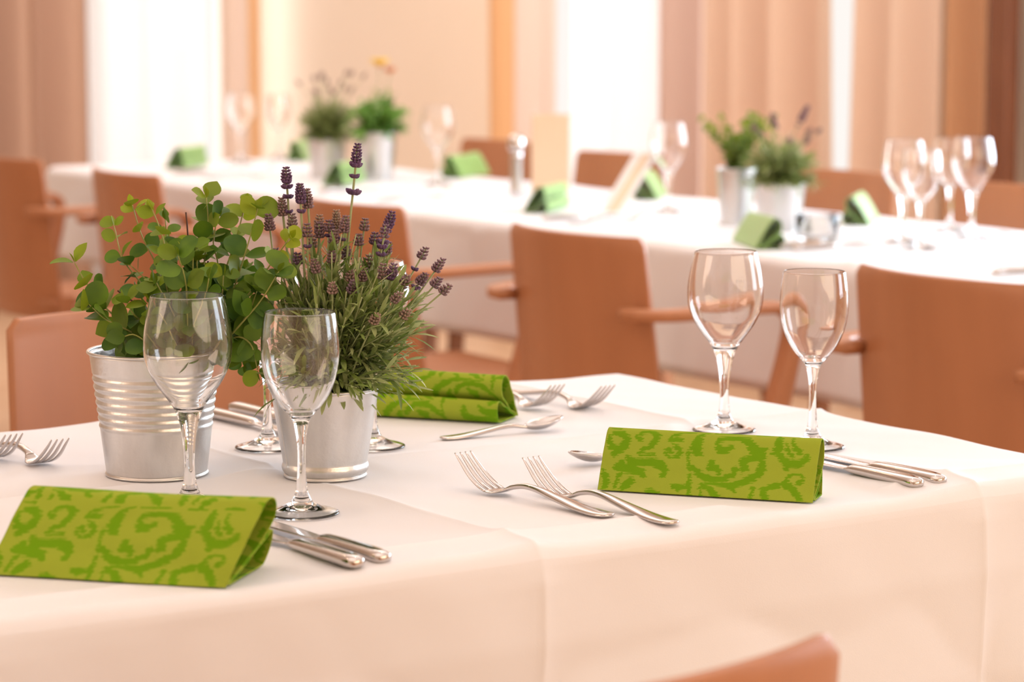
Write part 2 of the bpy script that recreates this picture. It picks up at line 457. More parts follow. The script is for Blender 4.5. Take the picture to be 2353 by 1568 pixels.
# ------------------------------------------------------------------ wine glasses
FOOT = [(0.0001, 0.0052), (0.008, 0.0050), (0.0186, 0.0040), (0.0270, 0.0022), (0.0335, 0.0004), (0.0353, 0.0003), (0.0362, .0012), (0.0356, .0024), (0.0310, .0040), (0.0190, .0074), (0.0105, .0120)]
def make_glass(name, label, outer, zin, k=1.0):
    """bowl (outer and inner skin), stem and foot share open edges so the glass is one clear body"""
    t = empty(name); H = outer[0][1]
    sp, _ = smooth_path(outer[::-1] + [(outer[0][0] - .0004, H + .0006)], 90)
    cut = 14; zj = zin - .006
    up = [tuple(p) for p in sp if p[1] >= zj]; dn = [tuple(p) for p in sp if p[1] < zj] + [up[0]]
    th = lambda z: float(np.interp(z, [zin, zin + .012, zin + .035, H], [.0042, .0028, .0015, .0010]))
    inner = [(r - th(z), z) for r, z in up if z > zin + .006]
    z0 = inner[0][1]; r0 = inner[0][0]
    cup = [(r0 * math.cos(a), z0 - (z0 - zin) * math.sin(a)) for a in np.linspace(0, math.pi / 2, 8)][1:-1] + [(0.0001, zin)]
    lathe(up + [(up[-1][0] - .0004, H + .0009)] + inner[::-1] + cup, 96).build('bowl', M['glass'], t)
    lathe([(FOOT[-1][0] * k, FOOT[-1][1])] + dn, 64).build('stem', M['glass'], t)
    q1_, _ = smooth_path(FOOT[:6], 20); q2, _ = smooth_path(FOOT[5:], 26)
    lathe([(max(1e-4, r) * k, z) for r, z in [tuple(p) for p in q1_[:-1]] + [tuple(p) for p in q2]], 96).build('foot', M['glass'], t)
    tag(t, label, 'wine glass')
    return t
big = make_glass('wine_glass', 'large clear wine glass in front of the ribbed zinc pot of eucalyptus',
    [(.0351,.204),(.0394,.1857),(.0422,.168),(.0427,.156),(.0420,.145),(.0390,.1345),(.0336,.1234),(.0278,.1145),(.0212,.1056),(.0152,.0967),(.0121,.090),(.0098,.0833),(.0079,.0744),(.0062,.063),(.0053,.052),(.0050,.041),(.0056,.030),(.0070,.020),(.0105,.0120)], .0935)
big.location = (1.179, 2.305, ZI)
small = make_glass('wine_glass', 'small clear wine glass in front of the lavender pot, foot beside two knives',
    [(.0338,.1930),(.0362,.1758),(.0372,.160),(.0371,.150),(.0358,.140),(.0330,.1289),(.0290,.1189),(.0252,.1118),(.0202,.1047),(.0150,.099),(.0102,.0933),(.0077,.089),(.0062,.0819),(.0050,.075),(.0043,.0691),(.0039,.058),(.0040,.0477),(.0048,.0335),(.0062,.0215),(.0105,.0120)], .0925, .99)
small.location = (1.248, 2.208, ZI)
def put(proto, x, y, label, z=ZI, rz=0, group=None, sc=1.0):
    o = copy_tree(proto); o.location = (x, y, z); o.rotation_euler = (0, 0, rz); o.scale = (sc, sc, sc)
    o['label'] = label
    if group: o['group'] = group
    elif 'group' in o: del o['group']
    return o
g3_ = put(big, 1.890, 2.372, 'large empty wine glass behind the right green napkin, left of its smaller partner')
fc = bpy.data.curves.new('measure_mark', 'FONT'); fc.body = '0,2 l'; fc.size = .0042; fc.align_x = 'CENTER'; fc.extrude = .00003
fo_ = bpy.data.objects.new('measure_mark_outline', fc); COL.objects.link(fo_)
bpy.context.view_layer.update()
me_ = bpy.data.meshes.new_from_object(fo_); me_.name = 'measure_mark'; bpy.data.objects.remove(fo_)
me_.materials.clear(); me_.materials.append(mat('etched_white', (0.8, 0.8, 0.8), 0.6, 0, 0.5, Alpha=0.45))
mk = bpy.data.objects.new('measure_mark', me_); COL.objects.link(mk); mk.parent = g3_
an = rad(254); mk.location = (.0414 * math.cos(an), .0414 * math.sin(an), .174); mk.rotation_euler = (rad(84), 0, an + rad(90))
put(small, 1.898, 2.228, 'small empty wine glass at the right end of the near table, beside the right napkin')
put(small, 1.404, 2.558, 'wine glass between the two plant pots, its foot showing left of the smooth pot')
put(big, 1.502, 2.500, 'wine glass half hidden behind the lavender, its foot showing right of the smooth pot')
gl = 'wine glasses on the far table'
for i, (x, y, p, lb) in enumerate([
    (3.80, 7.07, big, 'faint large wine glass, farthest left on the far table'),
    (3.99, 7.18, small, 'faint small wine glass on the far table just left of the folded napkin and pots'),
    (3.786, 5.96, big, 'wine glass right of the yellow flower pot, beside a flat green napkin'),
    (3.735, 4.90, big, 'wine glass between the leaning card holder and the two far right pots'),
    (3.66, 4.027, big, 'large wine glass, leftmost of the four at the right on the far table'),
    (3.59, 3.90, small, 'small wine glass, second from left of the four at the right'),
    (3.93, 4.18, small, 'small wine glass, third from left of the four at the right'),
    (3.85, 4.03, big, 'large wine glass, rightmost of the four at the right on the far table')]):
    put(p, x, y, lb, group=gl)

# ------------------------------------------------------------------ metal plant pots
def pot_parts(t, H, rb, rt, ribs=None, foot_bead=False, seam=None):
    pr = [(rb - .003, 0.0), (rb + .0012, 0.0), (rb + .0018, .0012), (rb + .0012, .0026), (rb - .0002, .003)]
    def rr(z): return rb + (rt - rb) * z / H
    z = .0036
    while z < H - .006:
        r = rr(z)
        if ribs and ribs[0] < z / H < ribs[1]:
            r += 0.00065 * math.sin((z / H - ribs[0]) / (ribs[1] - ribs[0]) * math.pi * 2 * ribs[2])
        if foot_bead and z < .016:
            r += 0.0022 * math.sin(min(1, (z - .003) / .012) * math.pi)
        pr.append((r, z)); z += .0012
    body = pr + [(rr(H - .005), H - .005)]
    inner = [(r - .0011, z) for r, z in body[::-1] if z > .006] + [(0.0002, .006)]
    rim = []
    for k in range(13):
        a = -math.pi / 2 + k * math.pi * 2 / 12
        rim.append((rt + .0008 + .0017 * math.cos(a), H - .003 + .0017 * math.sin(a) + .0012))
    p = lathe(body + [(rr(H) - .0004, H - .002)] + inner, 96).build('pot', M['zinc'], t)
    lathe(rim, 96).build('rim', M['zinc'], p)
    if seam is not None:
        b = MB(); c, s = math.cos(seam), math.sin(seam)
        pts = []
        for r_, z_ in body[5::3]: pts.append(((r_ - .0005) * c, (r_ - .0005) * s, z_))
        b.tube(pts, .0011, 6); b.build('seam', M['zinc'], p)
    return p
def soil(t, r, z):
    b = MB(); rnd = random.Random(5); rings = []
    for k in range(8):
        q = r * k / 7 + .0002
        rings.append([(q * math.cos(a), q * math.sin(a), z + rnd.uniform(-.002, .003)) for a in np.linspace(0, 2 * math.pi, 33)[:-1]])
    b.rings(rings, cap=False); b.build('soil', M['soil'], t)

# leaves ------------------------------------------------------------
class Leaves:
    def __init__(self): self.v = []; self.f = []; self.t = []
    def leaf(self, base, direc, normal, L, W, tint=0.0, fold=0.12, droop=0.1, kind='round'):
        d = Vector(direc).normalized(); n = Vector(normal); n = (n - n.dot(d) * d)
        if n.length < 1e-3: n = d.orthogonal()
        n.normalize(); s = d.cross(n)
        if kind == 'round': prof = [(0, .04), (.04, .22), (.12, .50), (.22, .76), (.36, .95), (.5, 1.0), (.64, .96), (.78, .82), (.89, .6), (.96, .36), (1, .06)]
        elif kind == 'oval': prof = [(0, .05), (.08, .3), (.2, .65), (.4, .97), (.6, .95), (.75, .75), (.88, .42), (1, .04)]
        else: prof = [(0, .35), (.3, .8), (.6, 1.0), (.85, .7), (1, .08)]
        i0 = len(self.v)
        for (a, w_) in prof:
            c = Vector(base) + d * L * a - n * droop * L * a * a
            for q in (-1, -.5, 0, .5, 1):
                self.v.append(tuple(c + s * (W / 2) * w_ * q + n * fold * W * abs(q) * w_)); self.t.append(tint)
        for k in range(len(prof) - 1):
            for q in range(4):
                a = i0 + k * 5 + q; self.f.append((a, a + 1, a + 6, a + 5))
    def build(self, name, m, parent):
        o = mesh_obj(name, self.v, self.f, m, parent, True)
        at_ = o.data.attributes.new('tint', 'FLOAT', 'POINT'); at_.data.foreach_set('value', self.t)
        return o

def inv(t, pts):    # world points into a thing's own frame (unrotated)
    return [Vector(p) - Vector(t.location) for p in pts]

# --- eucalyptus in the ribbed pot
def eucalyptus(t, paths, seed, size=1.0, mat_leaf='euca', node=0.020):
    rnd = random.Random(seed)
    for pi_, (pts, tip_tint, sc) in enumerate(paths):
        P, s = smooth_path([tuple(p) for p in inv(t, pts)], 26)
        L = s[-1]; b = MB(); b.tube([Vector(p) for p in P], [0.0014 * size * (1 - .55 * k / 25) for k in range(26)], 5)
        br = b.build('branch', M['euca_stem'], t)
        lv = Leaves(); d0 = L * 0.16; d = d0; k = 0
        while d <= L + 1e-6:
            i = min(25, int(round(d / L * 25))); p = Vector(P[i]); tg = Vector(P[min(i + 1, 25)] - P[max(i - 1, 0)]).normalized()
            side = tg.cross(Vector((0, 0, 1)));
            if side.length < .1: side = Vector((1, 0, 0))
            side.normalize(); q = tg.cross(side); ang = k * math.pi / 2 + rnd.uniform(-.5, .5)
            sd = side * math.cos(ang) + q * math.sin(ang)
            f = d / L
            for sg in (-1, 1):
                Lf = size * sc * rnd.uniform(.018, .028) * (1.1 - .35 * f) ; W = Lf * rnd.uniform(.74, 1.02)
                dr = (sd * sg + tg * rnd.uniform(.35, .9) + Vector((0, 0, rnd.uniform(-.25, .2)))).normalized()
                nm = (tg * .6 + Vector((rnd.uniform(-1.1, .3), rnd.uniform(-1.3, 0), rnd.uniform(-.1, .7)))).normalized()
                tint = max(0, min(1, (rnd.random() ** 3) * .5 + (tip_tint if f > .8 else .0)))
                lv.leaf(p + dr * .0015, dr, nm, Lf, W, tint, rnd.uniform(.0, .15), rnd.uniform(-.05, .25), 'round' if rnd.random() < .7 else 'oval')
            if d >= L - 1e-6:
                lv.leaf(p, tg, sd, .012 * size, .007 * size, min(1, tip_tint + .3), .2, 0, 'oval'); break
            d += node * rnd.uniform(.8, 1.25) * size; k += 1
            if d > L: d = L
        lv.build('leaves', M[mat_leaf], br)

PE = (1.233, 2.484)
pe = empty('potted_eucalyptus', (PE[0], PE[1], ZI))
tag(pe, 'eucalyptus with round leaves in a ribbed zinc pot on the near table', 'potted plant')
pot_parts(pe, 0.130, 0.0515, 0.0675, (0.38, 0.82, 7), seam=rad(72))
soil(pe, 0.060, 0.095)
DE = 2.748
def E_(px, py, dd=0.0): return at(px, py, DE + dd)
eb = [  # (points from the pot outwards, yellow tip, leaf scale)
 ([(410,850,0),(330,770,-.02),(250,715,-.03),(198,650,-.03),(172,605,-.03)], .35, 1.25),
 ([(410,850,0),(320,775,-.04),(245,735,-.05),(205,700,-.05)], .1, 1.45),
 ([(415,850,0),(350,690,-.01),(285,600,0),(262,520,.01)], .5, .85),
 ([(420,850,0),(370,640,.01),(325,540,.01),(304,472,.01)], .7, .95),
 ([(425,850,0),(395,640,-.02),(372,540,-.02),(350,482,-.02)], .5, .95),
 ([(430,850,0),(430,700,-.05),(425,640,-.07),(410,590,-.08)], .0, 1.45),
 ([(430,850,.02),(405,640,.03),(385,555,.04),(380,505,.04)], .0, 1.0),
 ([(440,850,0),(465,640,.0),(478,520,.01),(474,455,.01)], .45, 1.1),
 ([(445,850,0),(500,640,.02),(490,560,.02),(500,500,.02)], .0, 1.15),
 ([(445,850,0),(505,660,.03),(545,540,.04),(563,470,.04)], .5, 1.0),
 ([(450,850,0),(530,680,-.01),(570,560,-.01),(592,480,-.01)], .3, 1.2),
 ([(450,850,0),(540,720,-.02),(620,610,-.03),(665,548,-.04)], .9, .9),
 ([(455,855,0),(540,760,-.04),(600,690,-.06),(640,625,-.07)], .05, 1.3),
 ([(450,860,0),(530,770,-.02),(570,720,-.03),(590,670,-.03)], .0, 1.2),
 ([(450,860,0),(540,760,.01),(590,760,.02),(620,800,.02)], .0, 1.1),
 ([(450,860,0),(530,780,-.03),(575,790,-.04),(592,850,-.04)], .1, 1.05),
 ([(400,860,-.01),(350,800,-.05),(310,770,-.06),(282,775,-.06)], .1, 1.0),
 ([(405,860,0),(345,760,-.03),(305,720,-.05),(290,690,-.05)], .2, 1.0),
 ([(420,850,.01),(385,730,.0),(350,660,-.01),(300,610,-.01)], .0, .9),
 ([(430,860,0),(410,760,-.04),(385,700,-.06),(360,650,-.06)], .1, 1.1),
 ([(440,860,0),(460,740,.03),(450,650,.05),(440,570,.05)], .0, 1.1),
 ([(440,860,0),(480,750,.01),(520,650,.0),(530,590,.0)], .1, 1.1),
 ([(440,860,0),(500,760,.04),(540,680,.06),(560,620,.06)], .0, 1.1),
 ([(425,860,0),(400,770,.02),(345,720,.04),(320,670,.04)], .0, 1.0),
 ([(440,860,0),(445,760,-.05),(470,690,-.06),(480,640,-.06)], .0, 1.1),
 ([(440,860,0),(400,790,-.05),(375,740,-.06),(340,700,-.06)], .0, 1.1),
 ([(440,860,0),(430,760,.0),(470,700,.02),(500,690,.03)], .0, 1.1),
 ([(440,860,0),(490,790,.0),(540,800,.0),(560,840,.0)], .0, 1.0),
]
rb_ = random.Random(77)
for k in range(16):
    x1 = rb_.uniform(330, 560); y1 = rb_.uniform(560, 740) + abs(x1 - 440) * .2; dd = rb_.uniform(-.06, .06)
    eb.append(([(435, 855, 0), (435 + (x1 - 435) * .45, 770, dd * .6), (x1 - (x1 - 435) * .1, y1 + 60, dd), (x1, y1, dd)], rb_.random() * .2, 1.0))
eucalyptus(pe, [([E_(*p) for p in pts], tt, sc) for pts, tt, sc in eb], 11)
b = MB()
for pts in ([(440,860,0),(450,760,0),(462,650,0),(460,620,0)], [(440,860,.01),(455,740,.01),(470,660,.01),(478,600,.01)], [(430,860,0),(440,700,.01),(430,520,.01),(427,488,.01)],
            [(420,850,0),(350,730,-.02),(285,680,-.02),(270,668,-.02)]):
    P, _ = smooth_path([tuple(p) for p in inv(pe, [E_(*p) for p in pts])], 14); b.tube([Vector(p) for p in P], .0009, 5)
b.build('bare_twigs', M['bark'], pe)

# --- lavender
def bud_cluster(lv, c, axis, r, n, rnd, blen=.0055, tint=0.0):
    ax = Vector(axis).normalized(); u = ax.orthogonal().normalized(); v = ax.cross(u); a0 = rnd.random() * 6
    for k in range(n):
        a = a0 + 2 * math.pi * k / n + rnd.uniform(-.15, .15)
        o = u * math.cos(a) + v * math.sin(a)
        p0 = Vector(c) + o * r * .25; d = (o * 1.0 + ax * rnd.uniform(.5, 1.0)).normalized()
        n2 = d.orthogonal().normalized(); m2 = d.cross(n2); i0 = len(lv.v)
        for (f, w_) in ((0, .35), (.3, 1), (.7, .95), (1, .3)):
            for q in range(5):
                aa = q * 2 * math.pi / 5; lv.v.append(tuple(p0 + d * blen * f + (n2 * math.cos(aa) + m2 * math.sin(aa)) * blen * .30 * w_)); lv.t.append(max(0, min(1, tint + rnd.uniform(-.1, .25) * (1 - f) + (0.35 if f == 0 else 0))))
        for s_ in range(3):
            for q in range(5):
                a_ = i0 + s_ * 5 + q; b_ = i0 + s_ * 5 + (q + 1) % 5; lv.f.append((a_, b_, b_ + 5, a_ + 5))
        lv.f.append((i0 + 15, i0 + 16, i0 + 17, i0 + 18, i0 + 19))
def stalk(t, base, tip, rnd, head=.016, tint=.2, whorls=(), bend=.01, size=1.0, r=.0008):
    base, tip = Vector(base), Vector(tip); mid = (base + tip) / 2 + Vector((rnd.uniform(-bend, bend), rnd.uniform(-bend, bend), -bend * .5)) + Vector((0, 0, .012))
    mid = base * .5 + tip * .5 + (Vector((base.x, base.y, tip.z)) - tip) * .18 + Vector((rnd.uniform(-bend, bend), rnd.uniform(-bend, bend), 0)) * .5
    P, s = smooth_path([tuple(base), tuple(mid), tuple(tip)], 48); L = s[-1]
    b = MB(); b.tube([Vector(p) for p in P[::3]] + [Vector(P[-1])], [r * size] * 17, 5); st = b.build('flower_stalk', M['lav_stem'], t)
    lv = Leaves(); tg = (Vector(P[-1]) - Vector(P[-9])).normalized(); n = max(3, int(head / .0024)); 
    for k in range(n):
        f = k / (n - 1); w_ = (.55 + .6 * math.sin(math.pi * min(1, f * .75 + .28))) * .0072 * size
        bud_cluster(lv, tip - tg * head * (1 - f), tg + Vector((0, 0, .2 + f)), w_, 8 if f < .9 else 5, rnd, .0050 * size * (1 - .3 * f), tint)
    for wd, wr in whorls:
        i = max(1, int(round(47 * (1 - wd / L)))); bud_cluster(lv, P[i], (Vector(P[i]) - Vector(P[max(0, i - 1)])) * .2 / max(1e-6, (Vector(P[i]) - Vector(P[max(0, i - 1)])).length) + Vector((0, 0, .15)), wr * .4, 9, rnd, wr, 0.0); bud_cluster(lv, P[i], tg, .003, 7, rnd, wr * .8, 0.0)
    lv.build('flower_head', M['purple'], st)
def lavender_foliage(t, z0, n, R, H, rnd, m='lav_leaf', L0=.03, W0=.0055, lean=1.0, cx=0, cy=0, stems=True):
    lv = Leaves(); b = MB()
    for k in range(n):
        a = rnd.random() * 2 * math.pi; q = math.sqrt(rnd.random()); hgt = H * (1 - .45 * q * q) * rnd.uniform(.35, 1.0)
        base = Vector((rnd.uniform(-.02, .02), rnd.uniform(-.02, .02), z0))
        tip = Vector((cx + R * q * math.cos(a) * lean, cy + R * q * math.sin(a) * lean, z0 + hgt - (.02 * q if hgt < H * .4 else 0)))
        mid = base * .5 + tip * .5 + Vector((0, 0, .01))
        P, s = smooth_path([tuple(base), tuple(mid), tuple(tip)], 9); L = s[-1]
        b.tube([Vector(p) for p in P], .0007, 4)
        d = .012; kk = 0
        while d < L:
            i = min(8, int(d / L * 8)); p = Vector(P[i]); tg = (Vector(P[min(8, i + 1)]) - Vector(P[max(0, i - 1)])).normalized()
            u = tg.orthogonal().normalized(); v = tg.cross(u); a0 = kk * 1.57 + rnd.random()
            for sg in (0, math.pi):
                o = u * math.cos(a0 + sg) + v * math.sin(a0 + sg)
                dr = (tg * rnd.uniform(.9, 1.6) + o * rnd.uniform(.35, 1.0))
                lv.leaf(p, dr, (Vector((0, 0, 1)) + o * -.5), rnd.uniform(.6, 1.25) * L0, rnd.uniform(.7, 1.3) * W0, rnd.random() ** 2, .1, rnd.uniform(-.1, .45), 'narrow')
            d += rnd.uniform(.010, .018); kk += 1
    b.build('shoots', M['lav_stem'], t)
    lv.build('foliage', M[m], t)
PL = (1.371, 2.376)
pl = empty('potted_lavender', (PL[0], PL[1], ZI))
tag(pl, 'lavender with purple flower spikes in a smooth zinc pot on the near table', 'potted plant')
pot_parts(pl, 0.0945, 0.0410, 0.0560, None, True, seam=rad(176))
soil(pl, 0.050, 0.080)
DL = 2.737
rl = random.Random(4)
heads = [ # px, py of tip, depth offset, head length, tint, whorls
 (822,334,0,.019,.0,((.0235,.0075),(.0355,.0062),(.0515,.0088))), (657,388,.01,.0125,.05,((.0165,.006),(.0225,.0066),(.031,.0062),(.043,.005))),
 (689,426,-.01,.0145,.05,((.0195,.0062),(.027,.0055))), (705,438,.0,.018,.45,()), (647,458,.01,.017,.55,()), (617,496,0,.015,.35,()),
 (634,575,.02,.016,.4,()), (671,495,.01,.014,.5,((.018,.005),)), (706,518,-.01,.015,.35,((.024,.005),)), (733,515,0,.018,.35,()), (734,498,.01,.012,.8,()),
 (756,510,.0,.013,.3,((.017,.005),)), (773,487,.01,.022,.9,()), (770,532,-.01,.016,.45,()), (795,500,-.01,.020,.4,((.023,.005),)), (839,506,.01,.014,.45,()),
 (825,542,0,.010,.35,()), (862,538,.01,.014,.15,()), (901,490,0,.0125,.0,((.0155,.006),(.0215,.0056),(.0335,.0072))), (886,520,-.02,.015,.25,((.0225,.0066),(.031,.006))),
 (978,573,.02,.014,.3,((.023,.005),)), (1017,598,.01,.018,.3,()), (978,632,0,.012,.3,((.018,.006),)), (1010,642,-.01,.013,.3,()), (1032,658,-.02,.014,.45,()),
 (813,648,-.05,.016,.3,()), (905,610,-.03,.014,.15,((.016,.006),)), (880,610,-.03,.018,.5,()), (936,636,-.03,.010,.5,()), (932,640,.02,.014,.5,()),
 (918,676,-.05,.011,.6,()), (722,600,-.04,.016,.5,()), (762,580,-.02,.014,.4,()), (848,590,.01,.015,.6,((.018,.004),)), (805,625,-.03,.010,.6,()),
 (797,570,.0,.012,.3,()), (683,585,.0,.010,.1,()), (836,620,-.02,.012,.5,()), (893,560,.02,.012,.3,()), (717,545,.02,.011,.7,()), (764,653,-.06,.010,.7,()), (866,725,-.07,.010,.8,()), (938,715,-.04,.010,.8,())]
for (px, py, dd, hl, tn, wh) in heads:
    tip = at(px, py, DL + dd) - Vector(pl.location)
    f_ = min(.62, .042 / max(.001, math.hypot(tip.x, tip.y)))
    base = Vector((tip.x * f_ + rl.uniform(-.006, .006), tip.y * f_ + rl.uniform(-.006, .006), .08))
    stalk(pl, base, tip, rl, hl if hl < .013 or py < 500 else hl * .78, tn, wh, r=.00125 if py < 460 else .00095)
rf_ = random.Random(9)
cm = at(800, 760, DL) - Vector(pl.location)
lavender_foliage(pl, .078, 270, .090, .185, rf_, cx=cm.x * .9, cy=cm.y * .9, L0=.026, W0=.0046)
lv = Leaves()
for k in range(260):    # loose leaves over the rim
    a = rf_.random() * 2 * math.pi; R = rf_.uniform(.02, .062); z = rf_.uniform(.085, .14)
    o = Vector((math.cos(a), math.sin(a), 0)); lv.leaf(Vector((cm.x * .5, cm.y * .5, 0)) + o * R + Vector((0, 0, z)), o + Vector((0, 0, rf_.uniform(-.5, .6))), Vector((0, 0, 1)), rf_.uniform(.018, .034), rf_.uniform(.003, .006), rf_.random(), .1, rf_.uniform(0, .6), 'narrow')
lv.build('rim_leaves', M['lav_leaf'], pl)

# --- plants on the far table
def far_plant(name, x, y, label, H, rb, rt, kind, seed, R, PH, group='plant pots on the far table'):
    t = empty(name, (x, y, ZI)); tag(t, label, 'potted plant', group)
    pot_parts(t, H, rb, rt, None, False); soil(t, rt * .9, H * .88)
    rn = random.Random(seed)
    if kind == 'lav':
        lavender_foliage(t, H * .85, 210, R, PH, rn, 'lav_leaf', .026, .0048)
    elif kind == 'round':
        paths = []
        for k in range(30):
            a = rn.random() * 6.28; q = rn.uniform(.3, 1); tip = Vector((x + R * q * math.cos(a), y + R * q * math.sin(a), ZI + H + PH * rn.uniform(.4, 1)))
            base = Vector((x, y, ZI + H * .85)); paths.append(([base, (base + tip) / 2 + Vector((0, 0, .015)), tip], rn.random() * .6, .62))
        eucalyptus(t, paths, seed, 1.0)
    else:
        lavender_foliage(t, H * .85, 90, R, PH, rn, 'bright_leaf', .032, .010)
    return t, rn
fa, rn = far_plant('potted_lavender', 3.70, 6.385, 'dusky grey green lavender in a short zinc pot, left of the yellow flower pot', .105, .045, .054, 'lav', 21, .082, .135)
for k in range(16): stalk(fa, (0, 0, .09), (rn.uniform(-.09, .09), rn.uniform(-.09, .09), .09 + rn.uniform(.14, .20)), rn, .014, .6)
fb, rn = far_plant('potted_flower', 3.765, 6.235, 'bright green plant with a yellow daisy flower in a zinc pot on the far table', .128, .043, .056, 'leafy', 22, .085, .135)
def daisy(t, c, r, m, n=18):
    b = MB(); c = Vector(c)
    b.tube([(0, 0, .12), (c.x * .6, c.y * .6, (c.z + .12) / 2), c], .0012, 5); s = b.build('flower_stalk', M['lav_stem'], t)
    lv = Leaves()
    for k in range(n):
        a = 2 * math.pi * k / n; lv.leaf(c, (math.cos(a), math.sin(a), .75 if k % 2 else .35), (0, 0, 1), r, r * .42, 0, .05, .1, 'oval')
    lv.build('petals', m, s)
    q = lathe([(0.0001, .004), (r * .2, .003), (r * .28, 0), (r * .2, -.003)], 16)
    q.v = [(v[0] + c.x, v[1] + c.y, v[2] + c.z) for v in q.v]; q.build('flower_centre', M['petal_orange'], s)
cf = at(872, 150, 7.3) - Vector(fb.location); daisy(fb, cf, .036, M['petal'], 26)
cf = at(896, 166, 7.30) - Vector(fb.location); daisy(fb, cf, .026, M['petal_orange'], 18)
fc_, rn = far_plant('potted_eucalyptus', 3.66, 4.56, 'round leaved plant in a slim zinc pot, left of the two far right pots', .122, .034, .042, 'round', 23, .085, .115)
fd, rn = far_plant('potted_lavender', 3.645, 4.395, 'dense lavender in a wide zinc pot at the right of the two far right pots', .100, .042, .056, 'lav', 24, .086, .115)
stalk(fd, (0, 0, .09), at(1856, 245, 5.68) - Vector(fd.location), rn, .035, .3, ((.045, .006),), size=1.3)
stalk(fd, (0, 0, .09), at(1775, 262, 5.66) - Vector(fd.location), rn, .028, .4, (), size=1.2)
for k in range(10): stalk(fd, (0, 0, .09), (rn.uniform(-.07, .07), rn.uniform(-.07, .07), .09 + rn.uniform(.10, .15)), rn, .012, .5)

# ------------------------------------------------------------------ folded damask napkins
STROKES = [
 [(260,150,20),(360,170,50),(400,220,40),(350,290,60),(290,330,50),(260,370,30)], [(225,180,20),(215,240,38),(240,290,42),(300,300,30)],
 [(520,215,40),(480,195,20),(540,145,20),(620,135,24),(690,170,42),(670,230,42),(610,290,34),(540,330,24),(505,350,8)],
 [(1060,125,8),(960,140,12),(860,160,20),(810,220,26),(880,215,36),(925,220,28)],
 [(830,250,12),(880,290,28),(920,340,28),(890,385,24),(830,400,20),(775,370,15),(768,330,16),(805,320,26),(830,340,22)],
 [(1200,125,8),(1100,165,26),(1090,220,60),(1060,280,66),(1080,335,58),(1115,372,20)], [(1000,340,26),(985,400,16)],
 [(985,400,15),(1010,470,25),(1060,520,38),(1130,580,44),(1220,610,40),(1330,608,35),(1420,560,38),(1450,510,38)],
 [(1400,285,36),(1360,315,46),(1300,315,50),(1262,260,26),(1290,210,36),(1380,195,28),(1480,190,32),(1560,220,56),(1610,280,62),(1640,340,66),(1710,320,42),(1740,290,18)],
 [(1700,380,54),(1600,400,46),(1520,430,52),(1540,490,46),(1510,535,20)], [(1220,450,48),(1200,505,30),(1260,500,48),(1290,540,32)],
 [(1150,640,8),(1280,660,14),(1400,665,30),(1500,640,38),(1620,590,46),(1690,530,50),(1710,450,46)], [(1400,690,36),(1440,735,20)],
 [(985,460,5),(1010,540,14),(1000,620,24),(985,680,34),(990,750,28)], [(940,690,30),(880,690,38),(880,712,32),(840,675,22)],
 [(1110,655,12),(1180,700,38),(1240,750,44),(1280,800,38)], [(1100,700,16),(1110,780,20)],
 [(400,400,36),(430,440,56),(520,440,46),(640,440,54),(740,470,56),(755,530,46),(740,580,32)], [(340,460,54),(300,500,54),(430,510,60),(530,540,46),(560,590,26)], [(660,365,14),(520,375,12)],
 [(150,530,20),(180,580,44),(180,640,38),(160,690,25)], [(330,550,26),(290,620,22),(262,685,12)], [(430,620,44),(370,670,42),(330,710,25)], [(560,725,16),(620,728,36),(690,745,28)],
 [(1870,155,30),(1860,220,52),(1850,300,56),(1850,340,46),(1790,342,12)], [(1870,360,40),(1890,400,46),(1950,450,56),(1930,500,26)], [(1950,450,50),(2050,450,54),(2120,405,42),(2130,370,28)],
 [(1930,230,14),(1940,300,22),(1985,370,28)], [(1990,180,14),(1990,230,24),(2020,290,34),(2060,330,34)],
 [(2055,635,36),(2100,600,16),(2070,555,14),(2000,550,14),(1950,590,20),(1920,650,44),(1980,700,46),(2040,760,42),(2060,800,32)], [(1850,660,36),(1760,690,28),(1700,720,38),(1730,780,46)], [(1610,700,28),(1590,780,24)],
 [(240,90,14),(330,95,18)], [(1250,128,8),(1420,125,12),(1500,120,8)], [(1650,135,10),(1800,140,16)]]
def scroll_value(T, Sx):
    """T, Sx in metres on the folded paper (along, up); 1 inside a scroll"""
    u = T / 0.218; v = (Sx / 0.071)
    k = np.floor(v); v = v - k; u = (u + 0.37 * k) % 1.0
    x = 95 + 110 * v + u * (2085 - 35 * v); y = (710 + 120 * u) * (1 - v) + (62 + 85 * u) * v
    row = np.floor(y / 7.5).astype(int); h = np.sin(row * 127.1 + k * 9) * 43758.5453; h = h - np.floor(h)
    x = x + (h - .5) * 24
    h2 = np.sin(row * 311.7 + 3 + k * 5) * 24634.6345; h2 = h2 - np.floor(h2)
    best = np.full(T.shape, 1e9)
    for st in STROKES:
        for (x0, y0, r0), (x1, y1, r1) in zip(st[:-1], st[1:]):
            dx, dy = x1 - x0, y1 - y0; L2 = dx * dx + dy * dy
            t = np.clip(((x - x0) * dx + (y - y0) * dy) / L2, 0, 1)
            d = np.hypot(x - x0 - t * dx, y - y0 - t * dy) - (r0 + t * (r1 - r0)) * .78
            best = np.minimum(best, d)
    best = best + (h2 - .5) * 22
    return np.clip(.5 - best / 6, 0, 1)
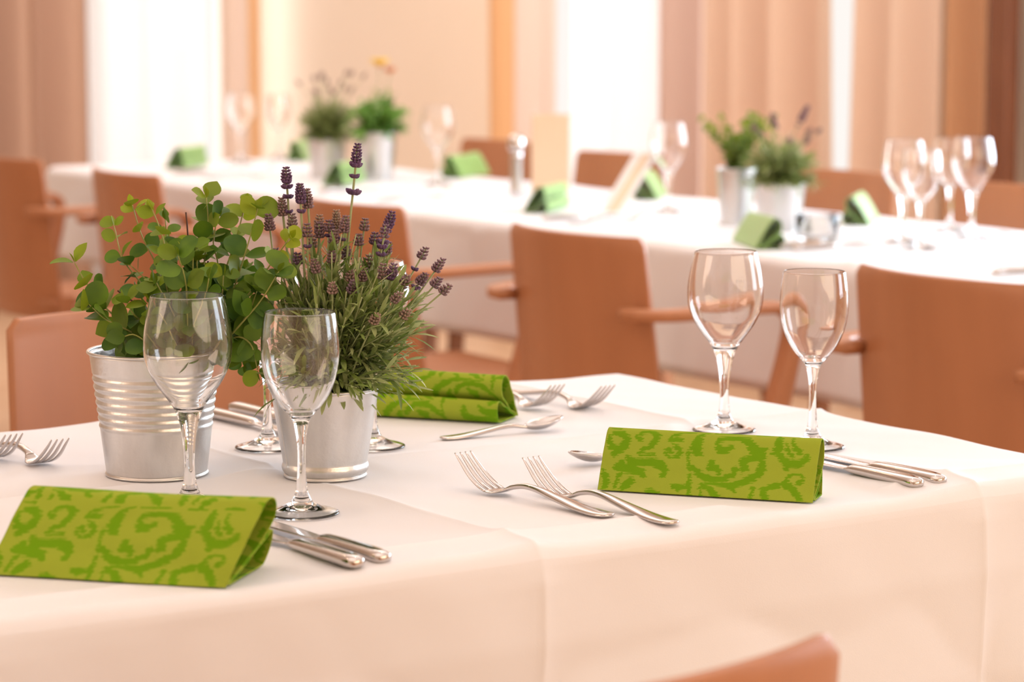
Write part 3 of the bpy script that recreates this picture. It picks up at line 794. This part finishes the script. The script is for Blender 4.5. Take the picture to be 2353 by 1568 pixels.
def napkin(p0, p1, label, b_apex=4.5, h=5.6, shear=0.0, flip=False, nx=300, ns=560, group=None, curl=1.0, seed=0, m='napkin', tail=1.0, g=0.0):
    """p0,p1: ends of the front bottom edge. The paper is rolled: tall loop above, flat loop behind"""
    p0, p1 = Vector((*p0, 0)), Vector((*p1, 0)); L = (p1 - p0).length; rz = math.atan2(p1.y - p0.y, p1.x - p0.x)
    t = empty('napkin', (p0.x, p0.y, ZI), rz)
    a, k = b_apex, h / 5.6
    w = b_apex / 4.5
    path = [(0.0, 0.10), (0.75 * w, 1.3 * k), (2.1 * w, 3.4 * k), (3.35 * w, 5.0 * k), (4.1 * w, 5.55 * k), (a + .35 + .3 * g, 5.55 * k), (a + .95 + .8 * g, 5.0 * k), (a + 1.15 + 1.2 * g, 4.1 * k), (a + .85 + g, 3.1 * k),
            (4.1 * w + .7 * g, 2.1 * k), (2.6 * w + .3 * g, 1.15 * k), (1.2 * w, .55), (.62, .40), (.9, .34), (2.4, .85), (a * .85 + .3 * g, 1.6 * k), (a + 1.0 * tail + g, 2.45 * k), (a + 1.9 * tail + g, 2.75 * k), (a + 2.45 * tail + g, 2.2 * k), (a + 2.55 * tail + g, 1.3 * k), (a + 2.2 * tail + g, .45), (a + 1.6 * tail + .8 * g, .12), (a * .8, .10), (2.2, .09), (1.0, .08)]
    P, s = smooth_path([(q[0] * .01, q[1] * .01) for q in path], ns)
    X = np.linspace(0, L, nx); rn = np.random.RandomState(seed)
    vs = []; T = []; SS = []
    for j in range(ns):
        by, z = P[j]
        wob = .0009 * math.sin(j * .13 + seed) * curl
        for i in range(nx):
            x = X[i]
            vs.append((x + shear * z / (h * .01), by + wob * math.sin(x * 30 + j * .02), max(.0007, z + .0008 * curl * math.sin(x * 24 + j * .05 + seed) * min(1, z / .02))))
    fs = []
    for j in range(ns - 1):
        for i in range(nx - 1):
            q = j * nx + i; fs.append((q, q + 1, q + nx + 1, q + nx))
    o = mesh_obj('folded_paper', vs, fs, M[m], t, True)
    if m == 'napkin':
        TT, S2 = np.meshgrid(X, s); val = scroll_value(TT if not flip else L - TT, S2)
        at_ = o.data.attributes.new('scroll', 'FLOAT', 'POINT'); at_.data.foreach_set('value', val.ravel().astype(np.float32))
    md = o.modifiers.new('solid', 'SOLIDIFY'); md.thickness = .0011; md.offset = -1
    tag(t, label, 'napkin', group)
    return t
napkin((1.553, 2.150), (1.685, 1.976), 'rolled green damask napkin between the two forks and the knives at the right place', b_apex=4.0, h=5.75, curl=.3, tail=.15)
napkin((0.888, 2.120), (1.032, 1.957), 'rolled green damask napkin at the left edge, in front of the large wine glass', b_apex=5.6, h=6.7, shear=.020, seed=2, g=1.7)
d_ = Vector((1.697 - 1.612, 2.549 - 2.669)).normalized()
q1 = Vector((1.697, 2.549)); q0 = q1 - d_ * .218; nb_ = Vector((-d_.y, d_.x)) * .0735
napkin((q1.x + nb_.x, q1.y + nb_.y), (q0.x + nb_.x, q0.y + nb_.y), 'rolled green damask napkin behind the lavender pot, its two rolls facing the viewer', b_apex=4.4, h=5.5, seed=4)
ng = 'green napkins on the far table'
for (x, y, a, near_end, lb) in [     # near_end: which end of the roll lies at x, y
    (3.49, 6.952, 222, 1, 'green napkin at the left end of the far table, left of the faint wine glasses'),
    (4.00, 7.03, 44, 0, 'yellow green napkin on the far table directly left of the far lavender pot'),
    (3.505, 6.083, 222, 1, 'green napkin on the far table in front of the two far left pots'),
    (3.972, 6.134, 33, 0, 'flat light green napkin on the far table, right of the glass by the flower pots'),
    (3.444, 5.065, 220, 1, 'green napkin on the far table in front of the standing menu card'),
    (3.939, 5.209, 46, 0, 'green napkin on the far table between the leaning card holder and the wine glass'),
    (3.40, 4.25, 245, 0, 'green napkin on the far table in front of the far right plant pots'),
    (3.872, 4.366, 42, 0, 'green napkin on the far table right of the far right plant pots')]:
    dx, dy = math.cos(rad(a)) * .2, math.sin(rad(a)) * .2
    e0, e1 = ((x, y), (x + dx, y + dy)) if not near_end else ((x - dx, y - dy), (x, y))
    napkin(e0, e1, lb, nx=24, ns=90, group=ng, m='napkin_plain', seed=int(x * 10), b_apex=4.2, h=6.0, tail=.7)

# ------------------------------------------------------------------ cutlery, built along local +x from the handle end
def loft(b, st, n=16, flat=2.6):
    P = np.array(st, float); Q, _ = smooth_path([tuple(p) for p in P], max(30, len(st) * 7)); rings = []
    for i, (x, y, z, w_, h_) in enumerate(Q):
        t = Q[min(i + 1, len(Q) - 1)] - Q[max(i - 1, 0)]; a = math.atan2(t[2], t[0])
        r = []
        for k in range(n):
            c, s_ = math.cos(2 * math.pi * k / n), math.sin(2 * math.pi * k / n)
            yy = math.copysign(abs(c) ** (2 / flat), c) * max(w_, 1e-4); zz = math.copysign(abs(s_) ** (2 / flat), s_) * max(h_, 1e-4)
            r.append((x - zz * math.sin(a), y + yy, z + zz * math.cos(a)))
        rings.append(r)
    b.rings(rings)
HANDLE = [(0, 0, .0040, .0050, .0013), (.004, 0, .0036, .0086, .0022), (.02, 0, .0032, .0104, .0026), (.045, 0, .0048, .0096, .0027), (.08, 0, .0095, .0070, .0029), (.105, 0, .0132, .0050, .0029), (.125, 0, .0138, .0039, .0028), (.142, 0, .0108, .0041, .0026)]
def make_fork():
    t = empty('fork'); b = MB(); loft(b, HANDLE + [(.150, 0, .0078, .0058, .0019)], 18); b.build('handle', M['steel'], t)
    b = MB(); loft(b, [(.148, 0, .0086, .0054, .0018), (.155, 0, .0054, .0088, .0013), (.162, 0, .0034, .0122, .0011), (.169, 0, .0030, .0133, .0010), (.175, 0, .0038, .0134, .0009)], 18)
    for k in range(4):
        y = (k - 1.5) * .0073; y2 = (k - 1.5) * .0066
        loft(b, [(.173, y, .0034, .0030, .0009), (.186, y, .0078, .0027, .0010), (.200, y * .98, .0158, .0023, .0010), (.214, y2, .0270, .0016, .0009), (.223, y2, .0350, .0008, .0006)], 8)
    b.build('tines', M['steel'], t)
    return t
def make_spoon(L=.155):
    t = empty('spoon'); k = L / .215; b = MB()
    loft(b, [(x * k, y, z * .62, w_ * .85, h_ * .85) for x, y, z, w_, h_ in HANDLE] + [(.150 * k, 0, .0060, .0045, .0016)], 16); b.build('handle', M['steel'], t)
    b = MB(); x0, x1 = .148 * k, L; n, m_ = 18, 12; rings = []
    for i in range(n + 1):
        f = i / n; x = x0 + (x1 - x0) * f; w_ = .0165 * (math.sin(math.pi * min(1, f * .97 + .03)) ** .6) * (1 - .12 * f); r = []
        if i == n: w_ = .001
        dp = .0085 * math.sin(math.pi * min(1, f * .9 + .08)) ** .8
        zr = .0075 + .0075 * f
        for j in range(m_ + 1):
            q = j / m_ * 2 - 1; r.append((x, w_ * q, zr - dp * (1 - q * q)))
        rings.append(r)
    b.rings(rings, close=False); b.build('spoon_bowl', M['steel'], t, solid=.0011)
    return t
def make_knife():
    t = empty('table_knife'); b = MB()
    loft(b, [(0, 0, .0050, .0050, .0030), (.005, 0, .0058, .0092, .0054), (.02, 0, .0064, .0102, .0062), (.06, 0, .0064, .0096, .0060), (.098, 0, .0060, .0084, .0052), (.108, 0, .0052, .0072, .0030), (.113, 0, .0050, .0064, .0014)], 20, 2.3); b.build('handle', M['steel'], t)
    b = MB(); loft(b, [(.110, 0, .0050, .0060, .0013), (.125, .0006, .0048, .0085, .0010), (.16, .001, .0044, .0100, .0009), (.20, .001, .0040, .0100, .0008), (.218, -.002, .0038, .0070, .0007), (.226, -.006, .0036, .0020, .0005)], 12, 3.5)
    b.build('blade', M['steel_worn'], t)
    return t
fork = make_fork(); tag(fork, 'x', 'fork'); knife = make_knife(); tag(knife, 'x', 'knife'); spoon = make_spoon(); tag(spoon, 'x', 'spoon')
used = set()
def lay(proto, x, y, deg, label, group=None, z=ZI + .0004, sc=1.0):
    if proto.name in used: o = copy_tree(proto)
    else: o = proto; used.add(proto.name)
    o.location = (x, y, z); o.rotation_euler = (0, 0, rad(deg)); o.scale = (sc,) * 3; o['label'] = label
    if group: o['group'] = group
    elif 'group' in o: del o['group']
    return o
lay(fork, 1.472, 2.017, 95.5, 'steel fork in the centre foreground, the left one of the pair', z=ZI + .0012)
lay(fork, 1.503, 1.958, 92.5, 'steel fork in the centre foreground, the right one next to the green napkin')
lay(knife, 1.821, 1.972, 88, 'steel knife right of the front napkin, the nearer of the two')
lay(knife, 1.852, 1.972, 88.5, 'steel knife right of the front napkin, the farther of the two')
lay(knife, 1.162, 1.958, 91.5, 'steel knife right of the left napkin, the nearer of the two')
lay(knife, 1.191, 1.962, 90.5, 'steel knife right of the left napkin, the farther one beside the glass foot')
lay(knife, 1.498, 2.815, 272, 'steel knife between the pots near the far table edge, the upper one')
lay(knife, 1.452, 2.795, 274, 'steel knife between the pots near the far table edge, the lower one')
lay(fork, 1.800, 2.800, 271, 'steel fork beyond the far green napkin, the left one with raised tines')
lay(fork, 1.842, 2.762, 272, 'steel fork beyond the far green napkin, the right one with raised tines')
lay(fork, 1.118, 2.822, 272, 'steel fork cut off by the left edge of the view')
lay(fork, 1.148, 2.765, 271, 'steel fork beside the ribbed pot, right of the cut off fork')
lay(spoon, 1.588, 2.494, -3, 'small steel spoon with its bowl upward in front of the far napkin', sc=1.02)
lay(spoon, 1.765, 2.275, 178, 'small steel spoon whose bowl peeks out left of the right green napkin', sc=1.0)
cg = 'cutlery on the far table'
for (p, x, y, a, lb) in [
    (knife, 3.36, 4.05, 2, 'knife on the far table right of the front green napkin there, the left one'), (knife, 3.36, 4.01, 0, 'knife on the far table right of the front green napkin there, the right one'),
    (fork, 3.98, 3.95, 180, 'fork on the far table behind the four wine glasses at right'), (knife, 3.35, 3.45, 0, 'knife on the far table near the right edge of the view'),
    (fork, 3.35, 4.75, 2, 'fork on the far table in front of the tall far right pot'), (fork, 3.35, 5.55, 0, 'fork on the far table in front of the standing menu card'),
    (knife, 3.36, 4.86, 1, 'knife on the far table in front of the leaning card holder'), (knife, 3.36, 5.85, 2, 'knife on the far table right of the napkin before the far left pots'),
    (fork, 3.38, 6.5, 2, 'fork on the far table in front of the dusky lavender pot'), (knife, 3.4, 6.72, 0, 'knife on the far table right of the leftmost napkin')]:
    lay(p, x, y, a, lb, cg)

# ------------------------------------------------------------------ small things on the far table
t = empty('menu_card', (3.90, 5.60, ZI), rad(-50)); tag(t, 'tall beige menu card standing upright on the far table', 'menu card')
b = MB(); b.box(-.055, .045, -.001, .001, 0, .195); b.build('front_panel', M['paper'], t, False)
b = MB(); b.box(-.055, -.053, -.001, .05, 0, .195); b.build('side_panel', M['paper_white'], t, False)
t = empty('table_sign', (3.63, 4.98, ZI), rad(-30)); tag(t, 'leaning white framed beige card holder on the far table', 'card holder')
b = MB(); 
def slab(x0, x1, y, th, lean, h):
    b = MB(); vs = [(x0, y, 0), (x1, y, 0), (x1, y + th, 0), (x0, y + th, 0)]
    b.add(vs + [(v[0] + lean, v[1] + .03, h) for v in vs], [(0, 3, 2, 1), (4, 5, 6, 7), (0, 1, 5, 4), (1, 2, 6, 5), (2, 3, 7, 6), (3, 0, 4, 7)]); return b
slab(-.025, .03, 0, .004, .085, .135).build('frame', M['paper_white'], t, False, bevel=.001)
slab(-.008, .014, -.002, .0018, .085, .13).build('card', M['paper'], t, False)
slab(-.06, -.02, .03, .004, .0, .01).build('stand', M['paper_white'], t, False)
t = empty('pepper_mill', (3.71, 5.48, ZI)); tag(t, 'slim steel and glass mill standing left of the menu card', 'pepper mill')
lathe([(0.0001, 0), (.016, 0), (.017, .004), (.0155, .02), (.014, .06), (.0145, .1), (.0155, .115), (.0001, .115)], 32).build('body', M['steel_worn'], t)
lathe([(0.0001, .115), (.019, .115), (.021, .122), (.021, .142), (.015, .152), (0.0001, .154)], 32).build('cap', M['steel'], t)
t = empty('glass_dish', (3.545, 4.155, ZI)); tag(t, 'low clear glass dish with a folded white card, right of the far right pots', 'dish')
lathe([(0.0001, .0006), (.038, .0006), (.041, .003), (.043, .03), (.044, .052), (.0425, .0535), (.041, .052), (.0395, .012), (.036, .009), (0.0001, .009)], 64).build('dish', M['glass'], t)
b = MB(); rn = random.Random(2)
b.add([(-.024, -.014, .010), (.024, -.014, .010), (.024, .0, .046), (-.024, .0, .046)], [(0, 1, 2, 3)]); b.add([(-.024, .014, .010), (.024, .014, .010), (.024, .0, .046), (-.024, .0, .046)], [(3, 2, 1, 0)])
b.build('folded_card', M['paper_white'], t, False, solid=.0006)

# ------------------------------------------------------------------ plywood armchairs; local +x is the way the sitter faces
def make_chair(arms=True):
    t = empty('armchair' if arms else 'side_chair')
    # backrest: bent panel with rounded upper corners, wider at its foot
    z0, z1 = .40, .822; n, m_ = 28, 26; rings = []
    for i in range(n + 1):
        z = z0 + (z1 - z0) * i / n; f = (z - z0) / (z1 - z0)
        hw = .220 - .014 * f
        rc = .013
        if z > z1 - rc: hw -= rc - math.sqrt(max(0, rc * rc - (z - (z1 - rc)) ** 2))
        if z < z0 + rc: hw -= rc - math.sqrt(max(0, rc * rc - ((z0 + rc) - z) ** 2))
        r = []
        for j in range(m_ + 1):
            q = j / m_ * 2 - 1
            x = -.205 - .045 * f ** 1.1 + .045 * q * q - .020 + (.05 * (1 - f / .12) ** 2 if f < .12 else 0) * .3
            r.append((x, hw * q, z))
        rings.append(r)
    b = MB(); b.rings(rings, close=False); o = b.build('backrest', M['beech'], t, solid=.012)
    md = o.modifiers.new('bevel', 'BEVEL'); md.width = .003; md.segments = 2; md.limit_method = 'ANGLE'; md.angle_limit = rad(50)
    rings = []
    for i in range(21):
        f = i / 20; x = -.215 + .45 * f; hw = .215 + .02 * math.sin(math.pi * f); 
        if f > .85: hw -= .03 * ((f - .85) / .15) ** 2
        r = []
        for j in range(17):
            q = j / 16 * 2 - 1; r.append((x, hw * q, .448 - .012 * math.sin(math.pi * f) * (1 - q * q) - (.02 * ((f - .88) / .12) ** 2 if f > .88 else 0)))
        rings.append(r)
    b = MB(); b.rings(rings, close=False); o = b.build('seat', M['beech'], t, solid=.016)
    for s in (-1, 1):
        y = s * .225
        if arms:
            y = s * .272
            b = MB(); Q, _ = smooth_path([(-.248, s * .185, .690), (-.238, s * .235, .690), (-.19, s * .266, .691), (-.10, y, .693), (-.01, y, .693), (.035, y, .688), (.058, y, .664), (.048, y, .60), (.018, y, .50), (-.004, y, .425)], 44); rings = []
            for i_ in range(len(Q)):
                tg = Vector(Q[min(i_ + 1, 43)] - Q[max(i_ - 1, 0)]).normalized(); sd = Vector((0, s, 0)) if abs(tg.z) > .3 else tg.cross(Vector((0, 0, 1))).normalized() * (-s if s > 0 else 1)
                if sd.y * s < 0: sd = -sd
                nn = tg.cross(sd).normalized(); f_ = i_ / 43
                hw_ = .021; th_ = .010 + .012 * max(0, f_ - .5) * 2
                rings.append([Vector(Q[i_]) + sd * hw_ * c_ + nn * th_ * d_ for c_, d_ in ((-1, -.6), (-.8, -1), (.8, -1), (1, -.6), (1, .6), (.8, 1), (-.8, 1), (-1, .6))])
            b.rings(rings); b.build('armrest', M['beech'], t)
            y = s * .225
        def leg(xt, xb, zt, wt, wb, name):
            bb = MB(); vs = []
            for (x, z, w_) in ((xt, zt, wt), ((xt + xb) / 2, zt / 2, (wt + wb) / 2), (xb, .008, wb)):
                vs.append([(x - w_, y - .012, z), (x + w_, y - .012, z), (x + w_, y + .012, z), (x - w_, y + .012, z)])
            bb.rings(vs); l = bb.build(name, M['beech'], t, False, bevel=.004)
            g = MB(); g.box(xb - wb, xb + wb, y - .012, y + .012, 0, .009); g.build('glide', M['black'], l, False)
        leg(.15, .19, .44, .022, .016, 'leg'); leg(-.17, -.24, .47, .020, .016, 'leg')
        b = MB(); b.box(-.17, .14, y - .01 if s > 0 else y - .01, y + .01, .405, .428); b.build('side_rail', M['beech'], t, False, bevel=.003)
        if arms:
            b = MB(); b.box(-.03, .03, min(s * .20, s * .262), max(s * .20, s * .262), .408, .428); b.build('arm_bracket', M['beech'], t, False, bevel=.003)
    for x in (-.14, .11):
        ww = .22; b = MB(); b.box(x - .012, x + .012, -ww, ww, .405, .43); b.build('cross_rail', M['beech'], t, False, bevel=.003)
    tag(t, 'x', 'chair')
    return t
chair = make_chair(); plain = make_chair(False)
started = set()
def seat(proto, x, y, deg, label, group=None):
    o = copy_tree(proto) if proto.name in started else proto; started.add(proto.name)
    o.location = (x, y, 0); o.rotation_euler = (0, 0, rad(deg)); o['label'] = label
    if group: o['group'] = group
    elif 'group' in o: del o['group']
    return o
g = 'armchairs along the near side of the far table'
seat(chair, 3.035, 3.96, 0, 'brown wooden armchair seen from behind, left of the right pair of wine glasses', g)
seat(chair, 3.055, 3.01, 0, 'brown wooden armchair seen from behind, cut off by the right edge', g)
seat(chair, 3.06, 4.80, 1, 'brown wooden armchair seen from behind, directly behind the lavender', g)
seat(chair, 3.10, 5.92, -3, 'brown wooden armchair seen from behind, above the top of the eucalyptus', g)
seat(chair, 3.105, 6.66, 2, 'brown wooden armchair seen from behind, cut off by the left edge', g)
g = 'chairs along the window side of the far table'
seat(plain, 4.07, 4.96, 180, 'wooden chair across the far table, behind the green napkin right of the pots', g)
seat(plain, 4.07, 4.34, 180, 'wooden chair across the far table, behind the right wine glass at the edge', g)
seat(plain, 4.07, 5.84, 180, 'wooden chair across the far table, seen left of the leaning card holder', g)
seat(plain, 4.16, 6.56, 180, 'wooden chair across the far table, behind the flat light green napkin', g)
seat(plain, 1.615, 3.04, 270, 'light wooden chair across the near table, left behind the ribbed pot')
seat(plain, 0.952, 1.558, 90, 'wooden chair at the bottom edge, only a corner of its backrest showing')

# ------------------------------------------------------------------ warm ceiling lamps above the tables
gm = bpy.data.materials.new('lamp_glow'); gm.use_nodes = True
nt = gm.node_tree; nt.nodes.remove(nt.nodes['Principled BSDF']); e_ = nt.nodes.new('ShaderNodeEmission'); e_.inputs[0].default_value = (1, .72, .42, 1); e_.inputs[1].default_value = 160
nt.links.new(e_.outputs[0], nt.nodes['Material Output'].inputs[0])
for i, (x, y) in enumerate([(-.6, .8), (.6, .2), (-1.2, 2.4), (2.2, .6), (.2, 3.6), (2.6, 3.2), (3.4, 1.6), (1.6, 5.0)]):
    t = empty('ceiling_lamp', (x, y, 3.2)); tag(t, 'small round warm ceiling lamp above the tables', 'lamp', 'ceiling lamps')
    lathe([(.05, 0), (.05, -.05), (.045, -.05), (.045, -.004), (0.0001, -.004)], 24).build('housing', M['frame'], t)
    lathe([(0.0001, -.03), (.03, -.03), (.035, -.02), (.03, -.012), (0.0001, -.012)], 20).build('bulb', gm, t)
